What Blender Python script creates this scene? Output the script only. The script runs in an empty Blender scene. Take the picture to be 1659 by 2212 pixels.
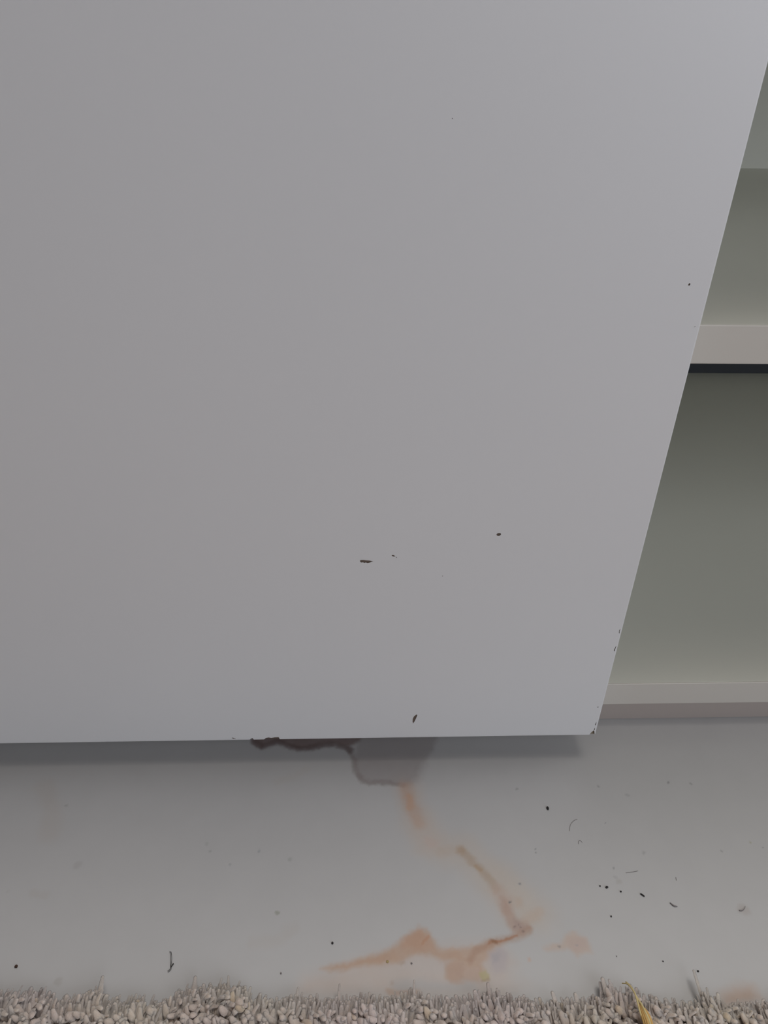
import bpy, bmesh, math, random
import numpy as np
from mathutils import Vector, Matrix, Euler

# ------------------------------------------------------------------ camera, world, light, exposure
C = bpy.context.scene.collection
scene = bpy.context.scene
W, H, F = 1659.0, 2212.0, 1590.0
YAW, PITCH, ROLL = (math.radians(a) for a in (2.74, 32.66, 1.34))
S = 0.33                                   # camera height above the cabinet's lower board, metres
CAM_Z = 1.1155 * S                         # camera height above the marble floor
BOARD_Z = CAM_Z - S                        # top face of the lower board


def cam_axes():
    fw = Vector((math.sin(YAW) * math.cos(PITCH), math.cos(YAW) * math.cos(PITCH), -math.sin(PITCH)))
    r0 = Vector((math.cos(YAW), -math.sin(YAW), 0))
    u0 = r0.cross(fw)
    return (r0 * math.cos(ROLL) + u0 * math.sin(ROLL), -r0 * math.sin(ROLL) + u0 * math.cos(ROLL), fw)


RT, UP, FW = cam_axes()
EYE = Vector((0, 0, CAM_Z))
cd = bpy.data.cameras.new('camera')
cam = bpy.data.objects.new('camera', cd)
C.objects.link(cam)
cam.matrix_world = Matrix(((RT.x, UP.x, -FW.x, 0), (RT.y, UP.y, -FW.y, 0), (RT.z, UP.z, -FW.z, CAM_Z), (0, 0, 0, 1)))
cd.sensor_fit = 'VERTICAL'
cd.sensor_height = 36.0
cd.lens = 36.0 * F / H
cd.clip_start = 0.005
scene.camera = cam

world = bpy.data.worlds.new('room_light')
scene.world = world
world.use_nodes = True
bg = world.node_tree.nodes['Background']
bg.inputs['Color'].default_value = (0.50, 0.40, 0.33, 1)
bg.inputs['Strength'].default_value = 0.13


def area(name, loc, target, sx, sy, power, color):
    l = bpy.data.lights.new(name, 'AREA')
    l.shape = 'RECTANGLE'
    l.size, l.size_y, l.energy, l.color = sx, sy, power, color
    o = bpy.data.objects.new(name, l)
    C.objects.link(o)
    o.location = loc
    o.rotation_euler = (Vector(target) - Vector(loc)).to_track_quat('-Z', 'Y').to_euler()
    return o


area('ceiling_lamp', (0.30, 0.34, 2.1), (0.25, 0.36, 0.1), 1.0, 0.95, 6.35, (1.000, 0.903, 0.824))
area('skylight', (0.30, 0.55, 2.1), (0.25, 0.45, 0.1), 1.2, 0.5, 13.97, (1.000, 0.971, 0.927))
area('room_window', (0.60, -0.80, 0.98), (0.10, 0.30, 0.25), 0.9, 0.7, 4.62, (0.902, 0.935, 1.000))
area('far_window', (1.40, -1.10, 0.66), (0.15, 0.30, 0.30), 1.1, 0.8, 6.20, (0.838, 0.901, 1.000))

vs = scene.view_settings
vs.view_transform = 'Standard'
vs.look = 'None'
vs.gamma = 1.0
vs.use_curve_mapping = False
vs.exposure = 0.03


# ------------------------------------------------------------------ helpers
def ray(px, py):
    return (FW * F + RT * (px - W / 2) - UP * (py - H / 2)).normalized()


def on_floor(px, py, z=0.0):
    d = ray(px, py)
    return EYE + d * ((z - EYE.z) / d.z)


def on_front(px, py, y):
    d = ray(px, py)
    return EYE + d * ((y - EYE.y) / d.y)


def srgb(c):
    c = c / 255.0
    return c / 12.92 if c <= 0.04045 else ((c + 0.055) / 1.055) ** 2.4


def hexlin(h):
    return tuple(srgb(int(h[i:i + 2], 16)) for i in (0, 2, 4))


def link(name, me, parent=None, mat=None):
    o = bpy.data.objects.new(name, me)
    C.objects.link(o)
    if parent:
        o.parent = parent
    if mat:
        me.materials.append(mat)
    return o


def from_bm(name, bm, parent=None, mat=None, smooth=False):
    me = bpy.data.meshes.new(name)
    bmesh.ops.recalc_face_normals(bm, faces=bm.faces)
    bm.to_mesh(me)
    bm.free()
    if smooth:
        for p in me.polygons:
            p.use_smooth = True
    return link(name, me, parent, mat)


def thing(o, label, cat, group=None):
    o['label'] = label
    o['category'] = cat
    if group:
        o['group'] = group
    return o


def box_bm(x0, x1, y0, y1, z0, z1, bev=0.0, seg=2, bm=None):
    own = bm is None
    b = bmesh.new()
    bmesh.ops.create_cube(b, size=1.0)
    for v in b.verts:
        v.co = Vector(((x0 + x1) / 2 + v.co.x * (x1 - x0), (y0 + y1) / 2 + v.co.y * (y1 - y0), (z0 + z1) / 2 + v.co.z * (z1 - z0)))
    if bev:
        bmesh.ops.bevel(b, geom=list(b.edges), offset=bev, segments=seg, profile=0.5, affect='EDGES')
    return b


def nd(nt, t, **kw):
    n = nt.nodes.new(t)
    for k, v in kw.items():
        if k in n.inputs.keys() if hasattr(n.inputs, 'keys') else False:
            n.inputs[k].default_value = v
        else:
            setattr(n, k, v)
    return n


def lacquer(name, color, rough, spec=0.5, vary=0.03, bump=0.02, coat=0.0):
    m = bpy.data.materials.new(name)
    m.use_nodes = True
    nt = m.node_tree
    b = nt.nodes['Principled BSDF']
    b.inputs['Roughness'].default_value = rough
    b.inputs['Specular IOR Level'].default_value = spec
    if coat:
        b.inputs['Coat Weight'].default_value = coat
        b.inputs['Coat Roughness'].default_value = 0.2
    tc = nt.nodes.new('ShaderNodeTexCoord')
    n1 = nt.nodes.new('ShaderNodeTexNoise')
    n1.inputs['Scale'].default_value = 9.0
    n1.inputs['Detail'].default_value = 4.0
    nt.links.new(tc.outputs['Object'], n1.inputs['Vector'])
    mix = nt.nodes.new('ShaderNodeMix')
    mix.data_type = 'RGBA'
    mix.inputs[6].default_value = (*[c * (1 - vary) for c in color], 1)
    mix.inputs[7].default_value = (*[min(1, c * (1 + vary)) for c in color], 1)
    nt.links.new(n1.outputs['Fac'], mix.inputs[0])
    nt.links.new(mix.outputs[2], b.inputs['Base Color'])
    n2 = nt.nodes.new('ShaderNodeTexNoise')
    n2.inputs['Scale'].default_value = 900.0
    n2.inputs['Detail'].default_value = 2.0
    nt.links.new(tc.outputs['Object'], n2.inputs['Vector'])
    bp = nt.nodes.new('ShaderNodeBump')
    bp.inputs['Strength'].default_value = bump
    bp.inputs['Distance'].default_value = 0.0004
    nt.links.new(n2.outputs['Fac'], bp.inputs['Height'])
    nt.links.new(bp.outputs['Normal'], b.inputs['Normal'])
    return m


M_DOOR = lacquer('white_satin_lacquer', (0.850, 0.857, 0.875), 0.40, 0.9, 0.012, 0.03)
M_BOARD = lacquer('white_melamine', (0.755, 0.755, 0.685), 0.45, 0.4, 0.02, 0.05)
M_EDGE = lacquer('white_edge_banding', (0.675, 0.64, 0.585), 0.4, 0.5, 0.02, 0.05)
M_PLINTH = lacquer('grey_plinth_lacquer', (0.46, 0.405, 0.375), 0.5, 0.4, 0.03, 0.05)
M_SLOT_SHADE = lacquer('painted_slot_shade', (0.085, 0.092, 0.108), 0.7, 0.3, 0.1, 0.1)  # near-black colour standing in for the shade in the back slot
M_CHIP = lacquer('exposed_fibreboard', (0.17, 0.13, 0.105), 0.95, 0.1, 0.35, 0.05)
M_CORNER = lacquer('exposed_pale_fibreboard', (0.30, 0.25, 0.19), 0.95, 0.1, 0.3, 0.1)
M_WALL = lacquer('painted_wall', (0.60, 0.58, 0.55), 0.9, 0.2, 0.03, 0.2)
M_DARK = lacquer('dark_debris', (0.015, 0.013, 0.013), 0.6, 0.4, 0.3, 0.2)
M_GREY = lacquer('grey_lint', (0.22, 0.205, 0.205), 0.9, 0.2, 0.4, 0.3)
M_BROWN = lacquer('brown_crumb_crust', (0.07, 0.04, 0.03), 0.8, 0.2, 0.4, 0.3)
M_OCHRE = lacquer('ochre_crumb_crust', (0.40, 0.31, 0.15), 0.8, 0.3, 0.3, 0.3)

# ------------------------------------------------------------------ setting: wall and marble floor
FRONT = 0.963 * S                # front face of the cabinet boards
DEPTH = 1.544 * S
BACK = FRONT + DEPTH
DOOR_F = 0.89 * S                # front face of the sliding door
WALL_Y = BACK + 0.012

wall = from_bm('wall_back', box_bm(-2.2, 2.2, WALL_Y, WALL_Y + 0.1, -0.02, 2.4), None, M_WALL)
wall['kind'] = 'structure'


def vnoise(x, y, seed):
    """smooth value noise in numpy"""
    rs = np.random.RandomState(seed)
    t = rs.rand(256, 256)
    xi, yi = np.floor(x).astype(int), np.floor(y).astype(int)
    fx, fy = x - xi, y - yi
    fx, fy = fx * fx * (3 - 2 * fx), fy * fy * (3 - 2 * fy)
    g = lambda a, b: t[a & 255, b & 255]
    return (g(xi, yi) * (1 - fx) * (1 - fy) + g(xi + 1, yi) * fx * (1 - fy) + g(xi, yi + 1) * (1 - fx) * fy + g(xi + 1, yi + 1) * fx * fy) * 2 - 1


def fbm(x, y, seed, octs=4):
    a, s, tot = 1.0, 0.0, 0.0
    for k in range(octs):
        s = s + a * vnoise(x * 2 ** k, y * 2 ** k, seed + k)
        tot += a
        a *= 0.5
    return s / tot


def seg_dist(X, Y, pts):
    d = np.full(X.shape, 1e9)
    for (ax, ay), (bx, by) in zip(pts[:-1], pts[1:]):
        vx, vy = bx - ax, by - ay
        t = np.clip(((X - ax) * vx + (Y - ay) * vy) / (vx * vx + vy * vy + 1e-12), 0, 1)
        d = np.minimum(d, np.hypot(X - ax - t * vx, Y - ay - t * vy))
    return d


def poly_sd(X, Y, pts):
    """signed distance, negative inside"""
    d = seg_dist(X, Y, pts + pts[:1])
    ins = np.zeros(X.shape, bool)
    n = len(pts)
    for i in range(n):
        (ax, ay), (bx, by) = pts[i], pts[(i + 1) % n]
        if ay == by:
            continue
        c = ((ay > Y) != (by > Y)) & (X < (bx - ax) * (Y - ay) / (by - ay) + ax)
        ins ^= c
    return np.where(ins, -d, d)


def fl(pts):
    return [tuple(on_floor(*p)[:2]) for p in pts]


def build_floor():
    fx = np.arange(-0.32, 0.361, 0.00055)
    fy = np.arange(0.145, 0.362, 0.00055)
    xs = np.concatenate([np.linspace(-2.2, -0.36, 12), fx, np.linspace(0.40, 2.2, 12)])
    ys = np.concatenate([np.linspace(-2.2, 0.10, 14), fy, np.linspace(0.40, WALL_Y + 0.02, 10)])
    X, Y = np.meshgrid(xs, ys)
    nx, ny = len(xs), len(ys)
    base = np.array([0.498, 0.498, 0.500])
    refl = np.array(hexlin('929291'))
    def tone(h):
        t = np.array(hexlin(h)) / refl * np.array([0.498, 0.498, 0.500])
        g = t.mean()
        k = 1.0 - 0.24 * min(1.0, max(0.0, (t[0] - t[2] - 0.10) / 0.25))
        return (g + (t - g) * 0.95) * k if g > 0.30 else (g + (t - g) * 1.2) * (1.8 if g < 0.12 else 1.0)
    col = np.ones(X.shape + (3,)) * base
    px = 0.00030                                      # about one photo pixel on the floor

    # natural irregularity of every vein
    WX = X + 0.0015 * fbm(X / 0.009, Y / 0.009, 3) + 0.0008 * fbm(X / 0.002, Y / 0.002, 11)
    WY = Y + 0.0015 * fbm(X / 0.009, Y / 0.009, 23) + 0.0008 * fbm(X / 0.002, Y / 0.002, 31)
    mott = 0.5 + 0.5 * fbm(X / 0.006, Y / 0.006, 47)
    fine = 0.5 + 0.5 * fbm(X / 0.0015, Y / 0.0015, 57)

    def sstep(d, a, b):
        t = np.clip((d - a) / (b - a), 0, 1)
        return 1 - t * t * (3 - 2 * t)

    def vein(pts, w, soft, h, amt, tex=0.35):
        nonlocal col
        m = sstep(seg_dist(WX, WY, fl(pts)), w * px, (w + soft) * px) * amt * (1 - tex + tex * mott)
        col = col * (1 - m[..., None]) + tone(h) * m[..., None]

    def patch(pts, soft, h, amt, tex=0.3):
        nonlocal col
        m = sstep(poly_sd(WX, WY, fl(pts)), -soft * px * 0.5, soft * px * 0.5) * amt * (1 - tex + tex * mott)
        col = col * (1 - m[..., None]) + tone(h) * m[..., None]

    # faint clouds
    cl = fbm(X / 0.07, Y / 0.07, 71)
    col *= (1 + 0.018 * cl)[..., None]
    # pale washes first
    vein([(908, 1780), (930, 1820), (965, 1838), (1000, 1840), (1040, 1880), (1085, 1925), (1110, 1960)], 8, 46, '979088', 0.75)
    vein([(1080, 1900), (1120, 1935), (1160, 1975)], 8, 45, '999187', 0.6)
    patch([(660, 2110), (760, 2078), (900, 2045), (990, 2040), (1075, 2040), (1110, 2080), (1090, 2150), (640, 2150)], 40, '9b8f86', 0.75)
    vein([(878, 1690), (900, 1770), (930, 1820)], 8, 34, '968e87', 0.8)
    vein([(95, 1700), (112, 1750), (108, 1800)], 4, 26, '8f867c', 0.28)
    vein([(545, 2037), (600, 2030), (635, 2006)], 2, 14, '8d8780', 0.25)
    vein([(600, 1690), (640, 1675), (662, 1660)], 2, 12, '8f8981', 0.22)
    vein([(70, 1928), (95, 1936)], 2, 9, '8a857f', 0.3)
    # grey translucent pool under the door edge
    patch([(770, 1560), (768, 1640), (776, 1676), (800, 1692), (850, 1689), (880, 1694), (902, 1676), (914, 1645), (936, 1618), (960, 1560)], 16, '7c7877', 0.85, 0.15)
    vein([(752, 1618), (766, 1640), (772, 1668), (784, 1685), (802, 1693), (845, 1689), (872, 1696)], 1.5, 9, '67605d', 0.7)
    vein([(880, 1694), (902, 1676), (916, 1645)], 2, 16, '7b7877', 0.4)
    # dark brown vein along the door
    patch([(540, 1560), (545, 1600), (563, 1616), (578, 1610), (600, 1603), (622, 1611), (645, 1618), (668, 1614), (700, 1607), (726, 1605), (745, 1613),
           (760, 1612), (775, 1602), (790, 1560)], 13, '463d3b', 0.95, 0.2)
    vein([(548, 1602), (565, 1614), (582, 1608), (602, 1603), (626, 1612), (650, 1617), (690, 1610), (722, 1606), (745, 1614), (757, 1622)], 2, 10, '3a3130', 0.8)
    # orange streak running down
    vein([(877, 1698), (884, 1728), (893, 1752), (906, 1777)], 2, 20, 'a98a74', 0.62)
    vein([(884, 1722), (889, 1745)], 2, 8, 'ae8a70', 0.6)
    vein([(928, 1818), (936, 1824)], 2, 14, 'a08f86', 0.6)
    vein([(955, 1842), (994, 1838)], 2, 14, '9a8d80', 0.5)
    patch([(986, 1832), (998, 1830), (1006, 1840), (997, 1848), (985, 1845)], 9, '95826f', 0.8)
    vein([(1000, 1842), (1022, 1864), (1036, 1876), (1058, 1902), (1075, 1922)], 1.5, 11, '94826f', 0.75)
    vein([(1028, 1872), (1038, 1880)], 1, 5, '84715c', 0.6)
    vein([(1075, 1920), (1090, 1942), (1094, 1970)], 3, 16, '9c8b80', 0.75)
    patch([(1086, 1938), (1098, 1944), (1106, 1966), (1116, 1982), (1136, 1988), (1148, 2006), (1130, 2018), (1108, 2014), (1094, 1994), (1084, 1972)], 14, '957f72', 0.9)
    patch([(1108, 1984), (1134, 1990), (1146, 2006), (1128, 2014), (1112, 2006)], 10, '86756e', 0.7)
    patch([(1110, 1940), (1126, 1940), (1128, 1954), (1114, 1960)], 14, 'a08d7d', 0.6)
    vein([(1140, 1985), (1165, 1970)], 2, 14, 'a08f80', 0.55)
    # large peach area towards the rug
    patch([(696, 2088), (760, 2074), (822, 2060), (858, 2040), (878, 2018), (900, 2004), (924, 2008), (940, 2032), (952, 2052), (985, 2052), (1000, 2070),
           (960, 2076), (930, 2062), (900, 2064), (868, 2078), (800, 2086), (720, 2094)], 13, 'a48872', 1.0)
    patch([(872, 2022), (905, 2008), (926, 2020), (938, 2046), (900, 2052), (866, 2046)], 16, 'a68670', 0.8)
    patch([(948, 2050), (990, 2044), (1028, 2042), (1068, 2032), (1094, 2030), (1068, 2052), (1050, 2074), (1040, 2082), (1052, 2112), (1030, 2122), (985, 2124), (964, 2112),
           (968, 2080), (985, 2068)], 12, 'a38a77', 0.95)
    patch([(880, 2072), (905, 2064), (935, 2072), (962, 2082), (960, 2108), (920, 2104), (870, 2090)], 20, '96908c', 0.8)
    patch([(962, 2080), (998, 2078), (1004, 2118), (975, 2122), (962, 2110)], 8, '9a8374', 0.7)
    patch([(1000, 2088), (1034, 2088), (1040, 2116), (1004, 2118)], 8, '9c8c82', 0.5)
    patch([(845, 2118), (900, 2112), (960, 2122), (1020, 2122), (1030, 2142), (860, 2142)], 16, '888a8b', 0.6)
    patch([(1052, 2060), (1080, 2048), (1095, 2060), (1094, 2096), (1070, 2104), (1060, 2084)], 14, '8d8788', 0.9)
    patch([(1060, 2064), (1076, 2060), (1080, 2078), (1064, 2084)], 8, '7f7c80', 0.5)
    vein([(1146, 2008), (1126, 2020), (1104, 2026), (1074, 2032), (1048, 2044), (1022, 2056), (1012, 2070)], 0.6, 11, '937560', 0.75)
    vein([(1120, 2022), (1098, 2028), (1072, 2033), (1058, 2038)], 0.5, 3, '5f4433', 0.9, 0.6)
    vein([(1066, 2034), (1070, 2036)], 1.6, 4, '6b4f3c', 0.9)
    patch([(1037, 2100), (1050, 2096), (1058, 2103), (1057, 2114), (1046, 2119), (1038, 2113)], 5, '9d9570', 0.9, 0.1)
    vein([(1042, 2119), (1056, 2115)], 0.5, 3, '7a6a58', 0.6)
    vein([(914, 2035), (926, 2024)], 0.5, 4, '8a6955', 0.6)
    patch([(1092, 2120), (1130, 2110), (1150, 2130), (1120, 2150), (1085, 2150)], 30, '918a84', 0.6)
    patch([(1170, 2046), (1212, 2036), (1222, 2018), (1240, 2012), (1266, 2024), (1272, 2040), (1280, 2056), (1262, 2060), (1246, 2068), (1226, 2052), (1180, 2052)], 12, 'a08f82', 0.85)
    patch([(1226, 2028), (1264, 2024), (1270, 2048), (1244, 2060), (1228, 2048)], 12, '978881', 0.7)
    patch([(1136, 2066), (1144, 2065), (1146, 2074), (1138, 2076)], 5, 'a58d80', 0.8)
    patch([(1560, 2150), (1600, 2128), (1625, 2132), (1640, 2158), (1560, 2175)], 30, 'a18672', 0.8)
    patch([(845, 2116), (852, 2116), (852, 2124), (846, 2124)], 6, '8f7a6c', 0.6)
    vein([(842, 2140), (900, 2144)], 1, 8, '866f5e', 0.6)
    patch([(866, 2078), (874, 2076), (876, 2082), (868, 2086)], 8, '8d7765', 0.7)
    # tiny mineral pits and ingrained marks
    rs = np.random.RandomState(5)
    for (u, v, r, h, a) in [(1113, 2000, 2, '5e534f', .6), (1128, 2002, 2, '5e534f', .6), (1134, 2012, 2.4, '504643', .8), (1122, 1996, 1.6, '655a56', .5),
                            (1245, 2044, 2, '79757a', .5), (1208, 2045, 2, '6d6866', .7), (597, 1973, 3, '77786f', .8), (625, 1856, 4, '7d7f7c', .6), (557, 1838, 2.4, '74767a', .7),
                            (453, 1838, 2.6, '7a7c7b', .7), (448, 1823, 3, '858683', .6), (496, 1866, 2, '7c7e7d', .6), (167, 1868, 7, '817f7e', .4), (143, 1740, 3, '777674', .5),
                            (1119, 1706, 3, '757474', .7), (1292, 1697, 2.4, '747374', .7), (1442, 1690, 3, '6a696a', .8), (1493, 1691, 2.5, '717071', .7), (1306, 1775, 1.6, '706f70', .8),
                            (1557, 1839, 1.8, '757474', .8), (1620, 1821, 2, '808066', .7), (1645, 1828, 1.8, '6e6d6e', .7), (1389, 1840, 3, '7b7a7b', .6), (1328, 1876, 2.2, '6d6d6d', .7),
                            (1327, 1892, 3.4, '848484', .6), (1334, 1902, 5, '85837f', .5), (1357, 1718, 4, '7f7f7f', .6), (1124, 1909, 2, '67676a', .8), (1101, 1948, 1.6, '585858', .9),
                            (1154, 1834, 1.5, '6a6a6a', .8), (1154, 1843, 1.6, '5f5f5f', .8), (125, 2120, 6, '83817d', .5), (20, 1925, 3, '8a8886', .4), (1606, 1964, 9, '86807c', .5)]:
        d = np.hypot(WX - fl([(u, v)])[0][0], WY - fl([(u, v)])[0][1])
        m = sstep(d, r * px * 0.5, r * px * 1.5) * a
        col = col * (1 - m[..., None]) + tone(h) * m[..., None]
    # fine grain only where the stone is coloured
    sat = np.clip((col[..., 0] - col[..., 2]) * 6, 0, 1)
    col *= (1 + 0.06 * (fine - 0.5) * sat)[..., None]

    me = bpy.data.meshes.new('floor')
    v = np.stack([X, Y, np.zeros_like(X)], -1).reshape(-1, 3)
    i = np.arange(nx * ny).reshape(ny, nx)
    q = np.stack([i[:-1, :-1], i[:-1, 1:], i[1:, 1:], i[1:, :-1]], -1).reshape(-1, 4)
    me.vertices.add(len(v))
    me.vertices.foreach_set('co', v.ravel())
    me.loops.add(q.size)
    me.loops.foreach_set('vertex_index', q.ravel())
    me.polygons.add(len(q))
    me.polygons.foreach_set('loop_start', np.arange(0, q.size, 4))
    me.polygons.foreach_set('loop_total', np.full(len(q), 4))
    me.update(calc_edges=True)
    at = me.attributes.new('stone', 'FLOAT_COLOR', 'POINT')
    at.data.foreach_set('color', np.concatenate([col, np.ones(X.shape + (1,))], -1).reshape(-1).astype(np.float32))
    m = bpy.data.materials.new('white_marble')
    m.use_nodes = True
    nt = m.node_tree
    b = nt.nodes['Principled BSDF']
    b.inputs['Roughness'].default_value = 0.33
    b.inputs['Specular IOR Level'].default_value = 0.45
    a = nt.nodes.new('ShaderNodeAttribute')
    a.attribute_name = 'stone'
    tc = nt.nodes.new('ShaderNodeTexCoord')
    n = nt.nodes.new('ShaderNodeTexNoise')
    n.inputs['Scale'].default_value = 60
    n.inputs['Detail'].default_value = 6
    nt.links.new(tc.outputs['Object'], n.inputs['Vector'])
    mr = nt.nodes.new('ShaderNodeMapRange')
    mr.inputs['To Min'].default_value = 0.97
    mr.inputs['To Max'].default_value = 1.03
    nt.links.new(n.outputs['Fac'], mr.inputs['Value'])
    mx = nt.nodes.new('ShaderNodeMix')
    mx.data_type = 'RGBA'
    mx.blend_type = 'MULTIPLY'
    mx.inputs[0].default_value = 1.0
    nt.links.new(a.outputs['Color'], mx.inputs[6])
    nt.links.new(mr.outputs['Result'], mx.inputs[7])
    nt.links.new(mx.outputs[2], b.inputs['Base Color'])
    o = link('floor', me, None, m)
    o['kind'] = 'structure'
    return o


build_floor()

# ------------------------------------------------------------------ cabinet
SHELF_T = 0.0182
SHELF_Z = CAM_Z - 0.3175 * S                 # top of the middle shelf
BOARD_T = 0.0176
TOP_Z = SHELF_Z + 0.207
X0, X1 = -0.72, 0.95
cab = bpy.data.objects.new('media_cabinet', None)
C.objects.link(cab)
cab.location = (0, 0, 0)
thing(cab, 'low white cabinet with a chipped sliding door and open shelves on the marble floor', 'cabinet')
XD = 0.10                                    # divider hidden behind the door


def board(name, x0, x1, z_top, t):
    body = from_bm(name, box_bm(x0, x1, FRONT + 0.0011, BACK - 0.004, z_top - t, z_top, 0.0002, 1), cab, M_BOARD)
    e = from_bm('edge_strip', box_bm(x0, x1, FRONT, FRONT + 0.0012, z_top - t - 0.0001, z_top + 0.0001, 0.0005, 3), body, M_EDGE)
    e['label'] = 'cream front edge strip'
    return body


board('bottom_board', X0 + 0.018, X1 - 0.018, BOARD_Z, BOARD_T)
board('shelf', XD + 0.018, X1 - 0.018, SHELF_Z, SHELF_T)
board('top_board', X0, X1, TOP_Z + 0.018, 0.018)
for (a, b_, n) in ((X0, X0 + 0.018, 'side_panel'), (X1 - 0.018, X1, 'side_panel'), (XD, XD + 0.018, 'divider_panel')):
    z0 = BOARD_Z if n == 'divider_panel' else 0.0
    body = from_bm(n, box_bm(a, b_, FRONT + 0.0012, BACK - 0.004, z0, TOP_Z, 0.0003, 1), cab, M_BOARD)
# back sheets: the upper bay is closed, the lower one stops short of the board and leaves a slot, where an added charcoal strip stands in for the shade
from_bm('back_panel', box_bm(X0, X1, BACK - 0.004, BACK, SHELF_Z - SHELF_T, TOP_Z + 0.018, 0.0), cab, M_BOARD)
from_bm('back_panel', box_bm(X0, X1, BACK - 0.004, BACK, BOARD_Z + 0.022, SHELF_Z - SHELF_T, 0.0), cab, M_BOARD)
strip = from_bm('slot_shade_strip', box_bm(X0 + 0.018, X1 - 0.018, BACK - 0.005, BACK - 0.0005, BOARD_Z, BOARD_Z + 0.0225, 0.0003, 1), cab, M_SLOT_SHADE)
strip['label'] = 'added charcoal strip standing in for the shade in the slot under the back sheet'
from_bm('plinth', box_bm(X0 + 0.018, X1 - 0.018, FRONT + 0.0062, FRONT + 0.022, 0.0, BOARD_Z - BOARD_T, 0.0004, 1), cab, M_PLINTH)

# --- sliding door with paint chips knocked out of it
DT = 0.018
corner = on_front(1286.0, 1588.0, DOOR_F)
dx1, dz0 = corner.x, corner.z
dx0, dz1 = X0 + 0.01, TOP_Z + 0.030
slab = box_bm(dx0, dx1, DOOR_F, DOOR_F + DT, dz0, dz1, 0.0008, 3)
bmesh.ops.recalc_face_normals(slab, faces=slab.faces)
me = bpy.data.meshes.new('cabinet_door')
slab.to_mesh(me)
slab.free()
for m in (M_DOOR, M_CHIP, M_CORNER):
    me.materials.append(m)
door = link('cabinet_door', me, cab)
door['label'] = 'white lacquered sliding door with brown paint chips'

CHIPS = [
    ([(778, 1210), (784, 1209.6), (791, 1210.4), (799, 1211), (806, 1212.6), (802, 1213.6), (799, 1215.2), (794, 1216.4), (790, 1215), (787, 1216.2), (784, 1214.6), (780, 1215.2), (777.6, 1213)], 0.0003, 1),
    ([(846, 1199.2), (849, 1198.6), (853, 1200.6), (854, 1202), (850, 1202.2), (847, 1201.2)], 0.0003, 1),
    ([(854.6, 1203.4), (856.6, 1203.2), (857.4, 1204.4), (855.6, 1205)], 0.0003, 1),
    ([(1072.4, 1154.6), (1075, 1151.6), (1080.6, 1151.4), (1082.6, 1154), (1080, 1157), (1076, 1157.8), (1073.4, 1156.8)], 0.0003, 1),
    ([(900, 1543.2), (901.4, 1545), (899, 1551), (895.6, 1558), (892.4, 1562.8), (891.2, 1558.6), (891.6, 1552.6), (894.6, 1547)], 0.0003, 1),
    ([(1486, 615.6), (1488, 612.6), (1490.4, 611.4), (1491.4, 613.6), (1490, 616.6), (1487.6, 617)], 0.0003, 1),
    ([(1499, 706.6), (1502, 704.4), (1502.4, 705.2), (1499.6, 707)], 0.0002, 1),
    ([(1337.6, 1362), (1339.8, 1358.4), (1340.2, 1358.8), (1338.6, 1363), (1338.2, 1369), (1337, 1366.6)], 0.0003, 1),
    ([(1326.6, 1403.6), (1330.6, 1395.5), (1331.4, 1395.8), (1328.4, 1403.6), (1328, 1407.4), (1325.8, 1404.8)], 0.0003, 1),
    ([(1290, 1527.2), (1293, 1526.6), (1292.6, 1528.2), (1290.4, 1528.4)], 0.0002, 1),
    ([(1285.8, 1564.6), (1288.4, 1559), (1288, 1563.6), (1286.4, 1567), (1285.4, 1566.6)], 0.0003, 1),
    ([(1283.4, 1575), (1285.2, 1571.6), (1284.8, 1576.4), (1282.8, 1578)], 0.0003, 1),
    ([(1271, 1590.5), (1276, 1583), (1282.4, 1577.6), (1284, 1580), (1285, 1590.5)], 0.0010, 2),
    ([(538, 1599.5), (542, 1595.4), (546, 1594.4), (549, 1599.5)], 0.0012, 1),
    ([(568, 1599.5), (574, 1594.2), (580, 1593), (586, 1594), (594, 1592.6), (602, 1592.4), (606, 1599.5)], 0.0012, 1),
    ([(500.4, 1593.8), (503, 1593.4), (507, 1595), (509, 1595), (508.6, 1596), (505, 1595.8), (501, 1594.6)], 0.0002, 1),
    ([(955.4, 1243.6), (956.6, 1243.6), (956.6, 1245), (955.4, 1245)], 0.0001, 1),
    ([(976.2, 255), (977.8, 255), (977.8, 257), (976.4, 257)], 0.0002, 1),
]
cb = bmesh.new()
for pts, dep, mi in CHIPS:
    P = [on_front(u, v, DOOR_F) for u, v in pts]
    f = [cb.verts.new((p.x, DOOR_F - 0.002, p.z)) for p in P]
    k = [cb.verts.new((p.x, DOOR_F + dep, p.z)) for p in P]
    n = len(P)
    fs = [cb.faces.new(f), cb.faces.new(k[::-1])] + [cb.faces.new((f[i], k[i], k[(i + 1) % n], f[(i + 1) % n])) for i in range(n)]
    for q in fs:
        q.material_index = mi
bmesh.ops.recalc_face_normals(cb, faces=cb.faces)
cme = bpy.data.meshes.new('cutter')
cb.to_mesh(cme)
cb.free()
for m in (M_DOOR, M_CHIP, M_CORNER):
    cme.materials.append(m)
cut = bpy.data.objects.new('cutter', cme)
C.objects.link(cut)
md = door.modifiers.new('chips', 'BOOLEAN')
md.operation = 'DIFFERENCE'
md.solver = 'EXACT'
md.object = cut
md.material_mode = 'INDEX'
bpy.context.view_layer.update()
dg = bpy.context.evaluated_depsgraph_get()
new = bpy.data.meshes.new_from_object(door.evaluated_get(dg))
door.modifiers.clear()
bpy.data.objects.remove(cut)
bpy.data.meshes.remove(cme)
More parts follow.
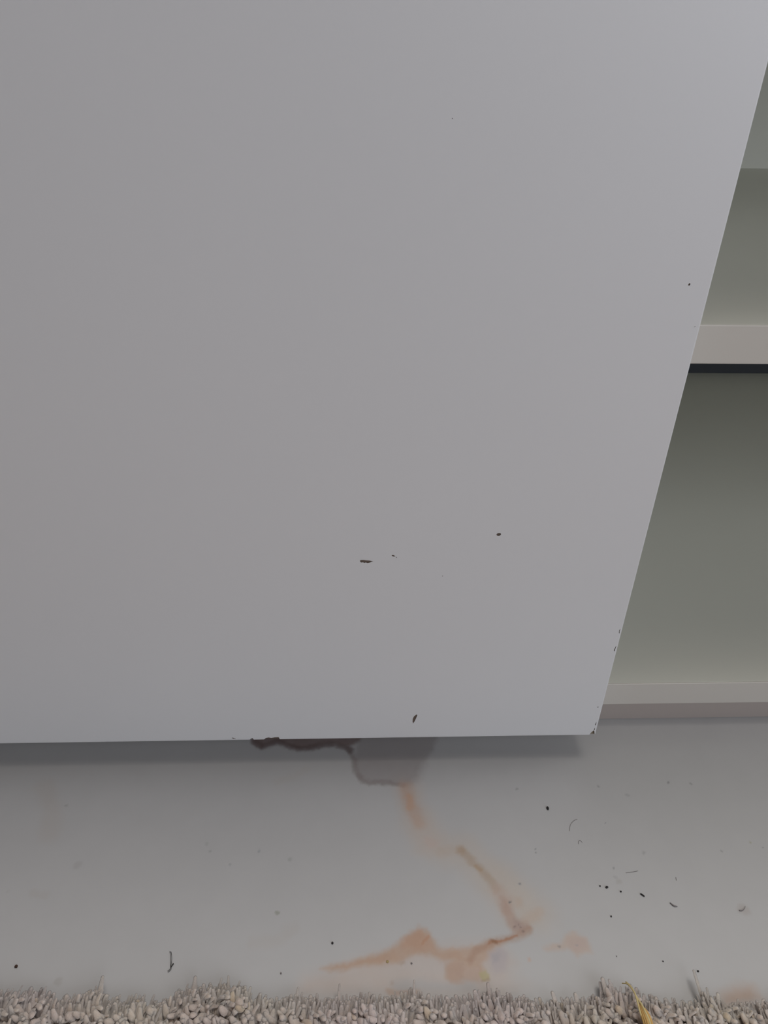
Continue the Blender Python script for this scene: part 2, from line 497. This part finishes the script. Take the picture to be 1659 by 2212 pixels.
# lift the brown pockets out into parts of their own
bm = bmesh.new()
bm.from_mesh(new)
brown = [f for f in bm.faces if f.material_index > 0]
seen, islands = set(), []
for f in brown:
    if f.index in seen:
        continue
    st, isl = [f], []
    seen.add(f.index)
    while st:
        g = st.pop()
        isl.append(g)
        for e in g.edges:
            for h_ in e.link_faces:
                if h_.material_index > 0 and h_.index not in seen:
                    seen.add(h_.index)
                    st.append(h_)
    islands.append(isl)
for isl in islands:
    mi = isl[0].material_index
    b2 = bmesh.new()
    vm = {}
    for f in isl:
        for v in f.verts:
            if v not in vm:
                vm[v] = b2.verts.new(v.co)
        b2.faces.new([vm[v] for v in f.verts])
    m2 = bpy.data.meshes.new('paint_chip')
    b2.to_mesh(m2)
    b2.free()
    o = link('paint_chip', m2, door, M_CORNER if mi == 2 else M_CHIP)
    o['label'] = 'broken door corner showing pale fibreboard' if mi == 2 else 'chip in the white paint showing brown board'
bmesh.ops.delete(bm, geom=brown, context='FACES')
bm.to_mesh(new)
bm.free()
new.name = 'cabinet_door'
new.materials.clear()
new.materials.append(M_DOOR)
door.data = new

# ------------------------------------------------------------------ rug
rng = np.random.RandomState(12)
EDGE_Y = on_floor(830, 2176, 0.006).y


def fleece():
    m = bpy.data.materials.new('rug_yarn')
    m.use_nodes = True
    nt = m.node_tree
    b = nt.nodes['Principled BSDF']
    b.inputs['Roughness'].default_value = 0.95
    b.inputs['Specular IOR Level'].default_value = 0.15
    b.inputs['Sheen Weight'].default_value = 0.4
    b.inputs['Subsurface Weight'].default_value = 0.6
    b.inputs['Subsurface Radius'].default_value = (1.0, 0.85, 0.75)
    b.inputs['Subsurface Scale'].default_value = 0.003
    a = nt.nodes.new('ShaderNodeAttribute')
    a.attribute_name = 'yarn'
    nt.links.new(a.outputs['Color'], b.inputs['Base Color'])
    tc = nt.nodes.new('ShaderNodeTexCoord')
    n = nt.nodes.new('ShaderNodeTexNoise')
    n.inputs['Scale'].default_value = 2200
    n.inputs['Detail'].default_value = 3
    nt.links.new(tc.outputs['Object'], n.inputs['Vector'])
    bp = nt.nodes.new('ShaderNodeBump')
    bp.inputs['Strength'].default_value = 0.8
    bp.inputs['Distance'].default_value = 0.0004
    nt.links.new(n.outputs['Fac'], bp.inputs['Height'])
    nt.links.new(bp.outputs['Normal'], b.inputs['Normal'])
    return m


M_YARN = fleece()
M_BACKING = lacquer('rug_backing', (0.50, 0.44, 0.40), 0.95, 0.1, 0.2, 0.8)
rug = from_bm('rug', box_bm(-0.80, 0.80, -0.70, EDGE_Y - 0.002, 0.0, 0.004, 0.001, 1), None, M_BACKING)
thing(rug, 'beige shaggy rug with thick yarn pile lying on the marble floor', 'rug')


def tufts(spots, sides=7, rings=6):
    """spots: base x, y, radius, height, lean vector, curl; all tufts in one mesh"""
    V, Q, K = [], [], []
    ang = np.linspace(0, 2 * math.pi, sides, endpoint=False)
    off = 0
    for (x, y, r, h, lx, ly, curl, c) in spots:
        ph = rng.rand() * 6.28
        fl_ = 0.75 + 0.4 * rng.rand()
        for k in range(rings):
            t = k / (rings - 1)
            bx = x + lx * t ** 1.5 + curl * math.sin(4.0 * t + ph) * t
            by = y + ly * t ** 1.5 + curl * math.cos(4.4 * t + ph) * t
            bz = 0.003 + h * (t - 0.30 * t ** 3 * min(1.0, math.hypot(lx, ly) / h))
            rr = r * (0.8 + 0.3 * math.sin(2.6 * t + ph)) * (1.0 if k < rings - 1 else 0.66)
            if k == rings - 2:
                rr *= 0.96
            for a in ang:
                V.append((bx + math.cos(a + ph) * rr, by + math.sin(a + ph) * rr * fl_, bz))
                d = 0.62 + 0.38 * t
                K.append((c[0] * 1, c[1] * 1, c[2] * 1, 1))
        V.append((bx, by, bz + rr * 0.5))
        K.append((*c, 1))
        for k in range(rings - 1):
            for s in range(sides):
                s2 = (s + 1) % sides
                Q.append((off + k * sides + s, off + k * sides + s2, off + (k + 1) * sides + s2, off + (k + 1) * sides + s))
        tip = off + rings * sides
        for s in range(sides):
            Q.append((off + (rings - 1) * sides + s, off + (rings - 1) * sides + (s + 1) % sides, tip))
        off = tip + 1
    return V, Q, K


spots = []
PAL = [(0.62, 0.555, 0.515), (0.64, 0.57, 0.545), (0.60, 0.55, 0.49), (0.65, 0.59, 0.565), (0.57, 0.50, 0.455)]


def tuft_color(x, y):
    w = 0.5 + 0.5 * math.sin(61 * x + 1.3) * math.cos(83 * y + 0.4 + 37 * x)
    q = 0.5 + 0.5 * math.sin(97 * x - 60 * y + 2.0)
    a = w * np.array((0.70, 0.595, 0.585)) + (1 - w) * np.array((0.645, 0.58, 0.475))
    a = 0.55 * a + 0.30 * np.array(PAL[rng.randint(len(PAL))]) + 0.15 * (q * np.array((0.72, 0.64, 0.61)) + (1 - q) * np.array((0.50, 0.42, 0.35)))
    if rng.rand() < 0.02:
        a = a * np.array((1.0, 0.95, 0.85))
    return tuple(np.minimum(a * 0.84, 0.86) * np.array((1.025, 0.995, 0.98)) * (0.9 + 0.2 * rng.rand()))


# the rug's wavy border, read off as (photo x, photo y) and laid down on the floor
BORDER = [(-700, 2145), (-300, 2140), (0, 2138), (60, 2132), (100, 2134), (130, 2152), (175, 2146), (215, 2126), (235, 2152), (300, 2150), (340, 2154), (370, 2150),
          (400, 2126), (430, 2128), (480, 2122), (530, 2120), (545, 2144), (600, 2150), (640, 2146), (700, 2152), (760, 2146), (850, 2152), (895, 2134), (930, 2150),
          (1000, 2154), (1025, 2146), (1060, 2136), (1090, 2144), (1160, 2156), (1240, 2154), (1280, 2152), (1290, 2136), (1305, 2122), (1330, 2128), (1350, 2126),
          (1390, 2142), (1420, 2156), (1480, 2158), (1505, 2154), (1520, 2130), (1535, 2154), (1580, 2160), (1659, 2160), (2000, 2150), (2600, 2150)]
BP = [on_floor(u, v, 0.004) for u, v in BORDER]
BX, BY = [p.x for p in BP], [p.y for p in BP]


def border(x):
    return float(np.interp(x, BX, BY))


# long yarn ends lying out over the marble, several deep
sp = 0.0021
for row in range(6):
    x = -0.56
    while x < 0.56:
        L = 0.007 + 0.006 * rng.rand()
        j = (rng.rand(2) - 0.5) * sp
        tip = border(x) - 0.0011 * row - 0.0030 * rng.rand()
        r = 0.0010 + 0.0006 * rng.rand()
        spots.append((x + j[0], tip - L, r, 0.0020 + 0.0012 * row + 0.0018 * rng.rand(), (rng.rand() - 0.5) * 0.005, L, 0.0007, tuft_color(x, tip)))
        x += sp * (0.8 + 0.4 * rng.rand())
# curled pile behind them
sp = 0.0023
x = -0.56
while x < 0.56:
    y = border(x) - 0.0115
    y0 = y
    while y > EDGE_Y - 0.16:
        deep = y0 - y > 0.042
        jx, jy = (rng.rand(2) - 0.5) * sp * 0.9
        r = (0.0013 + 0.0008 * rng.rand()) * (2.0 if deep else 1)
        h = 0.0075 + 0.0024 * rng.rand()
        if not deep or rng.rand() < 0.3:
            spots.append((x + jx, y + jy, r, h, (rng.rand() - 0.5) * 0.008, (rng.rand() - 0.35) * 0.008, 0.0022, tuft_color(x, y)))
        y -= sp * (0.9 + 0.2 * rng.rand())
    x += sp
# single longer yarns
for (u, v, L) in [(1312, 2160, .013), (1335, 2162, .012), (1365, 2165, .011), (1521, 2160, .016), (212, 2165, .014), (412, 2165, .014), (470, 2160, .012), (499, 2160, .013),
                  (640, 2170, .010), (735, 2168, .011), (898, 2170, .013), (1030, 2172, .010), (1062, 2172, .013), (1090, 2172, .010), (1205, 2175, .010), (1250, 2178, .010)]:
    p = on_floor(u, v, 0.006)
    spots.append((p.x, p.y - 0.004, 0.0014, 0.0055, (rng.rand() - 0.6) * 0.004, L, 0.0006, tuft_color(p.x, p.y)))
V, Q, K = tufts(spots, 7, 6)
pm = bpy.data.meshes.new('pile')
pm.from_pydata(V, [], Q)
ka = pm.attributes.new('yarn', 'FLOAT_COLOR', 'POINT')
ka.data.foreach_set('color', np.array(K, np.float32).ravel())
pm.polygons.foreach_set('use_smooth', np.ones(len(pm.polygons), bool))
pile = link('pile', pm, rug, M_YARN)
pile['kind'] = 'stuff'
# the rest of the rug, behind the camera: thicker, sparser yarn
spots = []
sp2 = 0.0105
for yy in np.arange(EDGE_Y - 0.163, -0.69, -sp2):
    for xx in np.arange(-0.79, 0.79, sp2):
        j = (rng.rand(4) - 0.5)
        spots.append((xx + j[0] * sp2, yy + j[1] * sp2, 0.0058, 0.010 + 0.004 * rng.rand(), j[2] * 0.012, j[3] * 0.012, 0.003, tuft_color(xx, yy)))
for xx in np.concatenate([np.arange(-0.79, -0.56, sp2), np.arange(0.56, 0.79, sp2)]):
    for yy in np.arange(EDGE_Y - 0.006, EDGE_Y - 0.163, -sp2):
        j = (rng.rand(4) - 0.5)
        spots.append((xx + j[0] * sp2, yy + j[1] * sp2, 0.0058, 0.010 + 0.004 * rng.rand(), j[2] * 0.012, j[3] * 0.012, 0.003, tuft_color(xx, yy)))
V, Q, K = tufts(spots, 6, 4)
pm = bpy.data.meshes.new('outer_pile')
pm.from_pydata(V, [], Q)
ka = pm.attributes.new('yarn', 'FLOAT_COLOR', 'POINT')
ka.data.foreach_set('color', np.array(K, np.float32).ravel())
pm.polygons.foreach_set('use_smooth', np.ones(len(pm.polygons), bool))
pile2 = link('outer_pile', pm, rug, M_YARN)
pile2['kind'] = 'stuff'


# ------------------------------------------------------------------ small things lying about
def strand_bm(paths, sides=8):
    """paths: list of (points, radii) -> tapered tubes in one bmesh"""
    bm = bmesh.new()
    for pts, rad in paths:
        P = [Vector(p) for p in pts]
        rings = []
        for i, p in enumerate(P):
            t = (P[min(i + 1, len(P) - 1)] - P[max(i - 1, 0)]).normalized()
            n = t.cross(Vector((0, 0, 1)))
            n = n.normalized() if n.length > 1e-4 else Vector((1, 0, 0))
            bb = t.cross(n)
            rings.append([bm.verts.new(p + (n * math.cos(a) + bb * math.sin(a)) * rad[i]) for a in np.linspace(0, 2 * math.pi, sides, endpoint=False)])
        for a, b in zip(rings[:-1], rings[1:]):
            for s in range(sides):
                bm.faces.new((a[s], a[(s + 1) % sides], b[(s + 1) % sides], b[s]))
        bm.faces.new(rings[0][::-1])
        bm.faces.new(rings[-1])
    return bm


def smooth_path(pts, n=6):
    P = [Vector(p) for p in pts]
    out = []
    for i in range(len(P) - 1):
        p0, p1, p2, p3 = P[max(i - 1, 0)], P[i], P[i + 1], P[min(i + 2, len(P) - 1)]
        for k in range(n):
            t = k / n
            out.append(0.5 * ((2 * p1) + (p2 - p0) * t + (2 * p0 - 5 * p1 + 4 * p2 - p3) * t * t + (3 * p1 - p0 - 3 * p2 + p3) * t ** 3))
    out.append(P[-1])
    return out


def crumb(name, u, v, wpx, hpx, mat, label, cat, group=None, rot=0.0, height=0.5):
    """small irregular solid lying on the stone; sizes in photo pixels at that spot"""
    p = on_floor(u, v)
    k = 0.00025
    bm = bmesh.new()
    bmesh.ops.create_icosphere(bm, subdivisions=2, radius=1.0)
    rx, ry = wpx * k / 2, hpx * k / 2 * 1.15
    rz = min(rx, ry) * height * 2
    r_ = random.Random(u * 7 + v)
    for q in bm.verts:
        s = 0.85 + 0.3 * r_.random()
        q.co = Vector((q.co.x * rx * s, q.co.y * ry * s, max(q.co.z, -0.75) * rz + rz * 0.75))
    bmesh.ops.rotate(bm, verts=bm.verts, cent=(0, 0, 0), matrix=Matrix.Rotation(rot, 3, 'Z'))
    o = from_bm(name, bm, None, mat, True)
    o.location = (p.x, p.y, 0)
    return thing(o, label, cat, group)


SP = 'specks of dirt on the marble'
crumb('dirt_speck', 1183, 1747, 5.5, 8, M_DARK, 'black speck on the marble below the door corner, alone above the other dirt', 'speck', SP)
crumb('dirt_speck', 1310.5, 1917.5, 6.5, 4, M_DARK, 'largest black dot in the row of dots left of the black splinter', 'speck', SP, 0.2)
crumb('dirt_speck', 1296, 1914.5, 3, 3, M_DARK, 'tiny dark dot at the left end of the dirt row by the black splinter', 'speck', SP)
crumb('dirt_speck', 1341, 1926.5, 3.6, 3.2, M_DARK, 'small dark dot on the marble nearest the left tip of the black splinter', 'speck', SP)
crumb('dirt_speck', 1320, 1980, 3, 3.6, M_DARK, 'small dark dot on the bare marble above the peach blot right of the vein', 'speck', SP)
crumb('dirt_speck', 718, 2038, 4.2, 4.2, M_DARK, 'black dot on white marble left above the thin tip of the peach stain', 'speck', SP)
crumb('dirt_speck', 607, 2103, 3, 3, M_GREY, 'tiny grey dot on the marble near the rug edge left of the peach stain', 'speck', SP)
crumb('dirt_speck', 889, 2081.5, 3.4, 3, M_GREY, 'tiny dark dot lying on the pale middle of the peach stain', 'speck', SP)
crumb('dirt_speck', 1507.5, 2098.5, 4, 3, M_DARK, 'dark dot on the marble beside the single yarn tip at the right rug edge', 'speck', SP, -0.4)
crumb('dirt_speck', 1432, 2077, 2.4, 2.4, M_DARK, 'tiny dark dot on the marble above the yellow thread, to its right', 'speck', SP)
crumb('dirt_speck', 1332, 2066, 2, 2, M_GREY, 'faint tiny dot on the marble above the yellow thread, to its left', 'speck', SP)
crumb('brown_crumb', 35.5, 2088.5, 6, 4.5, M_BROWN, 'reddish brown crumb on the marble at the far left beside the rug', 'crumb')
crumb('ochre_crumb', 837, 2077.5, 5.5, 5, M_OCHRE, 'small ochre crumb on the lower edge of the peach stain', 'crumb', None, 0.3, 0.12)


def floor_path(pts, z):
    return [tuple(on_floor(u, v, z)) for u, v in pts]


# black splinter
P = floor_path([(1383.2, 1930.2), (1386, 1932), (1389, 1934), (1392.4, 1936.6)], 0.0004)
thing(from_bm('splinter', strand_bm([(P, [0.00028, 0.0004, 0.0004, 0.0003])]), None, M_DARK, True), 'short straight black splinter lying on the white marble', 'splinter')
# grey lint
P = smooth_path(floor_path([(1447, 1949.6), (1451, 1953), (1456, 1957), (1460, 1957.6), (1463.6, 1958)], 0.0004), 3)
thing(from_bm('lint_fibre', strand_bm([(P, [0.00015 + 0.00022 * math.sin(math.pi * i / (len(P) - 1)) for i in range(len(P))])]), None, M_GREY, True), 'grey wisp of lint on the marble right of the black splinter', 'lint')
P = smooth_path(floor_path([(1597, 1966.6), (1601, 1967), (1605, 1966), (1609, 1961), (1610, 1957)], 0.0003), 3)
thing(from_bm('lint_fibre', strand_bm([(P, [0.0003 - 0.00022 * i / (len(P) - 1) for i in range(len(P))])]), None, M_GREY, True), 'faint grey fluff on the marble near the right frame edge', 'lint')
# wiry hair in the lower left: two fine strands and a thicker black end
mh = []
for pts, r in (([(366.4, 2055), (368, 2060), (368.4, 2070), (368.4, 2085), (368, 2092), (362, 2097.6)], 0.00009),
               ([(368.4, 2055), (370.6, 2060), (371, 2074), (369.6, 2086), (369.4, 2093.6), (362.6, 2100.4)], 0.0001)):
    q = smooth_path(floor_path(pts, 0.00045), 5)
    mh.append((q, [r] * len(q)))
hair = from_bm('hair', strand_bm(mh), None, M_DARK, True)
thing(hair, 'thin doubled dark hair on the marble near the rug at lower left', 'hair')
q = smooth_path(floor_path([(369.4, 2090), (372, 2085), (374.8, 2081.4)], 0.0006), 4)
root = from_bm('hair_root', strand_bm([(q, [0.00012 + 0.0002 * (i / (len(q) - 1)) for i in range(len(q))])]), hair, M_DARK, True)
# pale curved hairs under the cabinet corner
for pts, lab in (([(1230.4, 1795), (1230.6, 1788), (1234, 1779), (1241, 1772), (1247, 1770)], 'faint grey curved hair on the marble below the door corner, upper of two'),
                 ([(1250, 1823), (1250, 1818), (1253, 1815.4), (1258, 1820)], 'faint grey hooked hair on the marble below the door corner, lower of two'),
                 ([(1352, 1885.6), (1364, 1884), (1378, 1881.4)], 'faint grey hair nearly straight on the marble above the black splinter'),
                 ([(1460, 1895), (1461, 1902)], 'tiny faint hair standing upright in view above the grey lint')):
    q = smooth_path(floor_path(pts, 0.00012), 5)
    thing(from_bm('fine_hair', strand_bm([(q, [0.00011] * len(q))], 6), None, M_GREY, True), lab, 'hair', 'fine hairs on the marble')

# yellow thread caught in the rug
M_THREAD = lacquer('yellow_thread', (0.64, 0.53, 0.27), 0.8, 0.2, 0.15, 0.4)
M_THREAD2 = lacquer('golden_thread', (0.62, 0.40, 0.15), 0.8, 0.2, 0.15, 0.4)


def thread_path(pts):
    return [tuple(on_floor(u, v, z)) for u, v, z in pts]


A = smooth_path(thread_path([(1344, 2124, .008), (1356, 2126, .011), (1367, 2139, .014), (1376, 2155, .0155), (1386, 2170, .0165), (1394, 2186, .017), (1402, 2204, .0165), (1408, 2226, .014), (1411, 2240, .010)]), 5)
B = smooth_path(thread_path([(1352, 2121, .009), (1362, 2130, .0125), (1371, 2145, .0148), (1376, 2160, .0158), (1380, 2176, .0162), (1385, 2194, .0155), (1388, 2206, .011)]), 5)
th = from_bm('thread', strand_bm([(A, [0.00026 + 0.00034 * i / len(A) for i in range(len(A))]), (B, [0.00030 + 0.00010 * math.sin(3 * i / len(B)) for i in range(len(B))])]), None, M_THREAD, True)
thing(th, 'yellow thread with frayed golden end caught in the rug pile', 'thread')
fr = []
for k, (du, dz) in enumerate(((-4, 0.0), (0, 0.0005), (4, 0.0002), (8, -0.0006), (-8, -0.0006))):
    q = smooth_path(thread_path([(1382 + du * 0.3, 2164 + abs(du), .0155 + dz), (1390 + du * 0.8, 2184, .0160 + dz), (1398 + du, 2204, .0158 + dz), (1404 + du, 2228, .013 + dz), (1408 + du, 2242, .009)]), 5)
    fr.append((q, [0.00025 + 0.00038 * math.sin(2.6 * i / len(q)) for i in range(len(q))]))
from_bm('frayed_end', strand_bm(fr), th, M_THREAD2, True)['label'] = 'thicker golden frayed end'
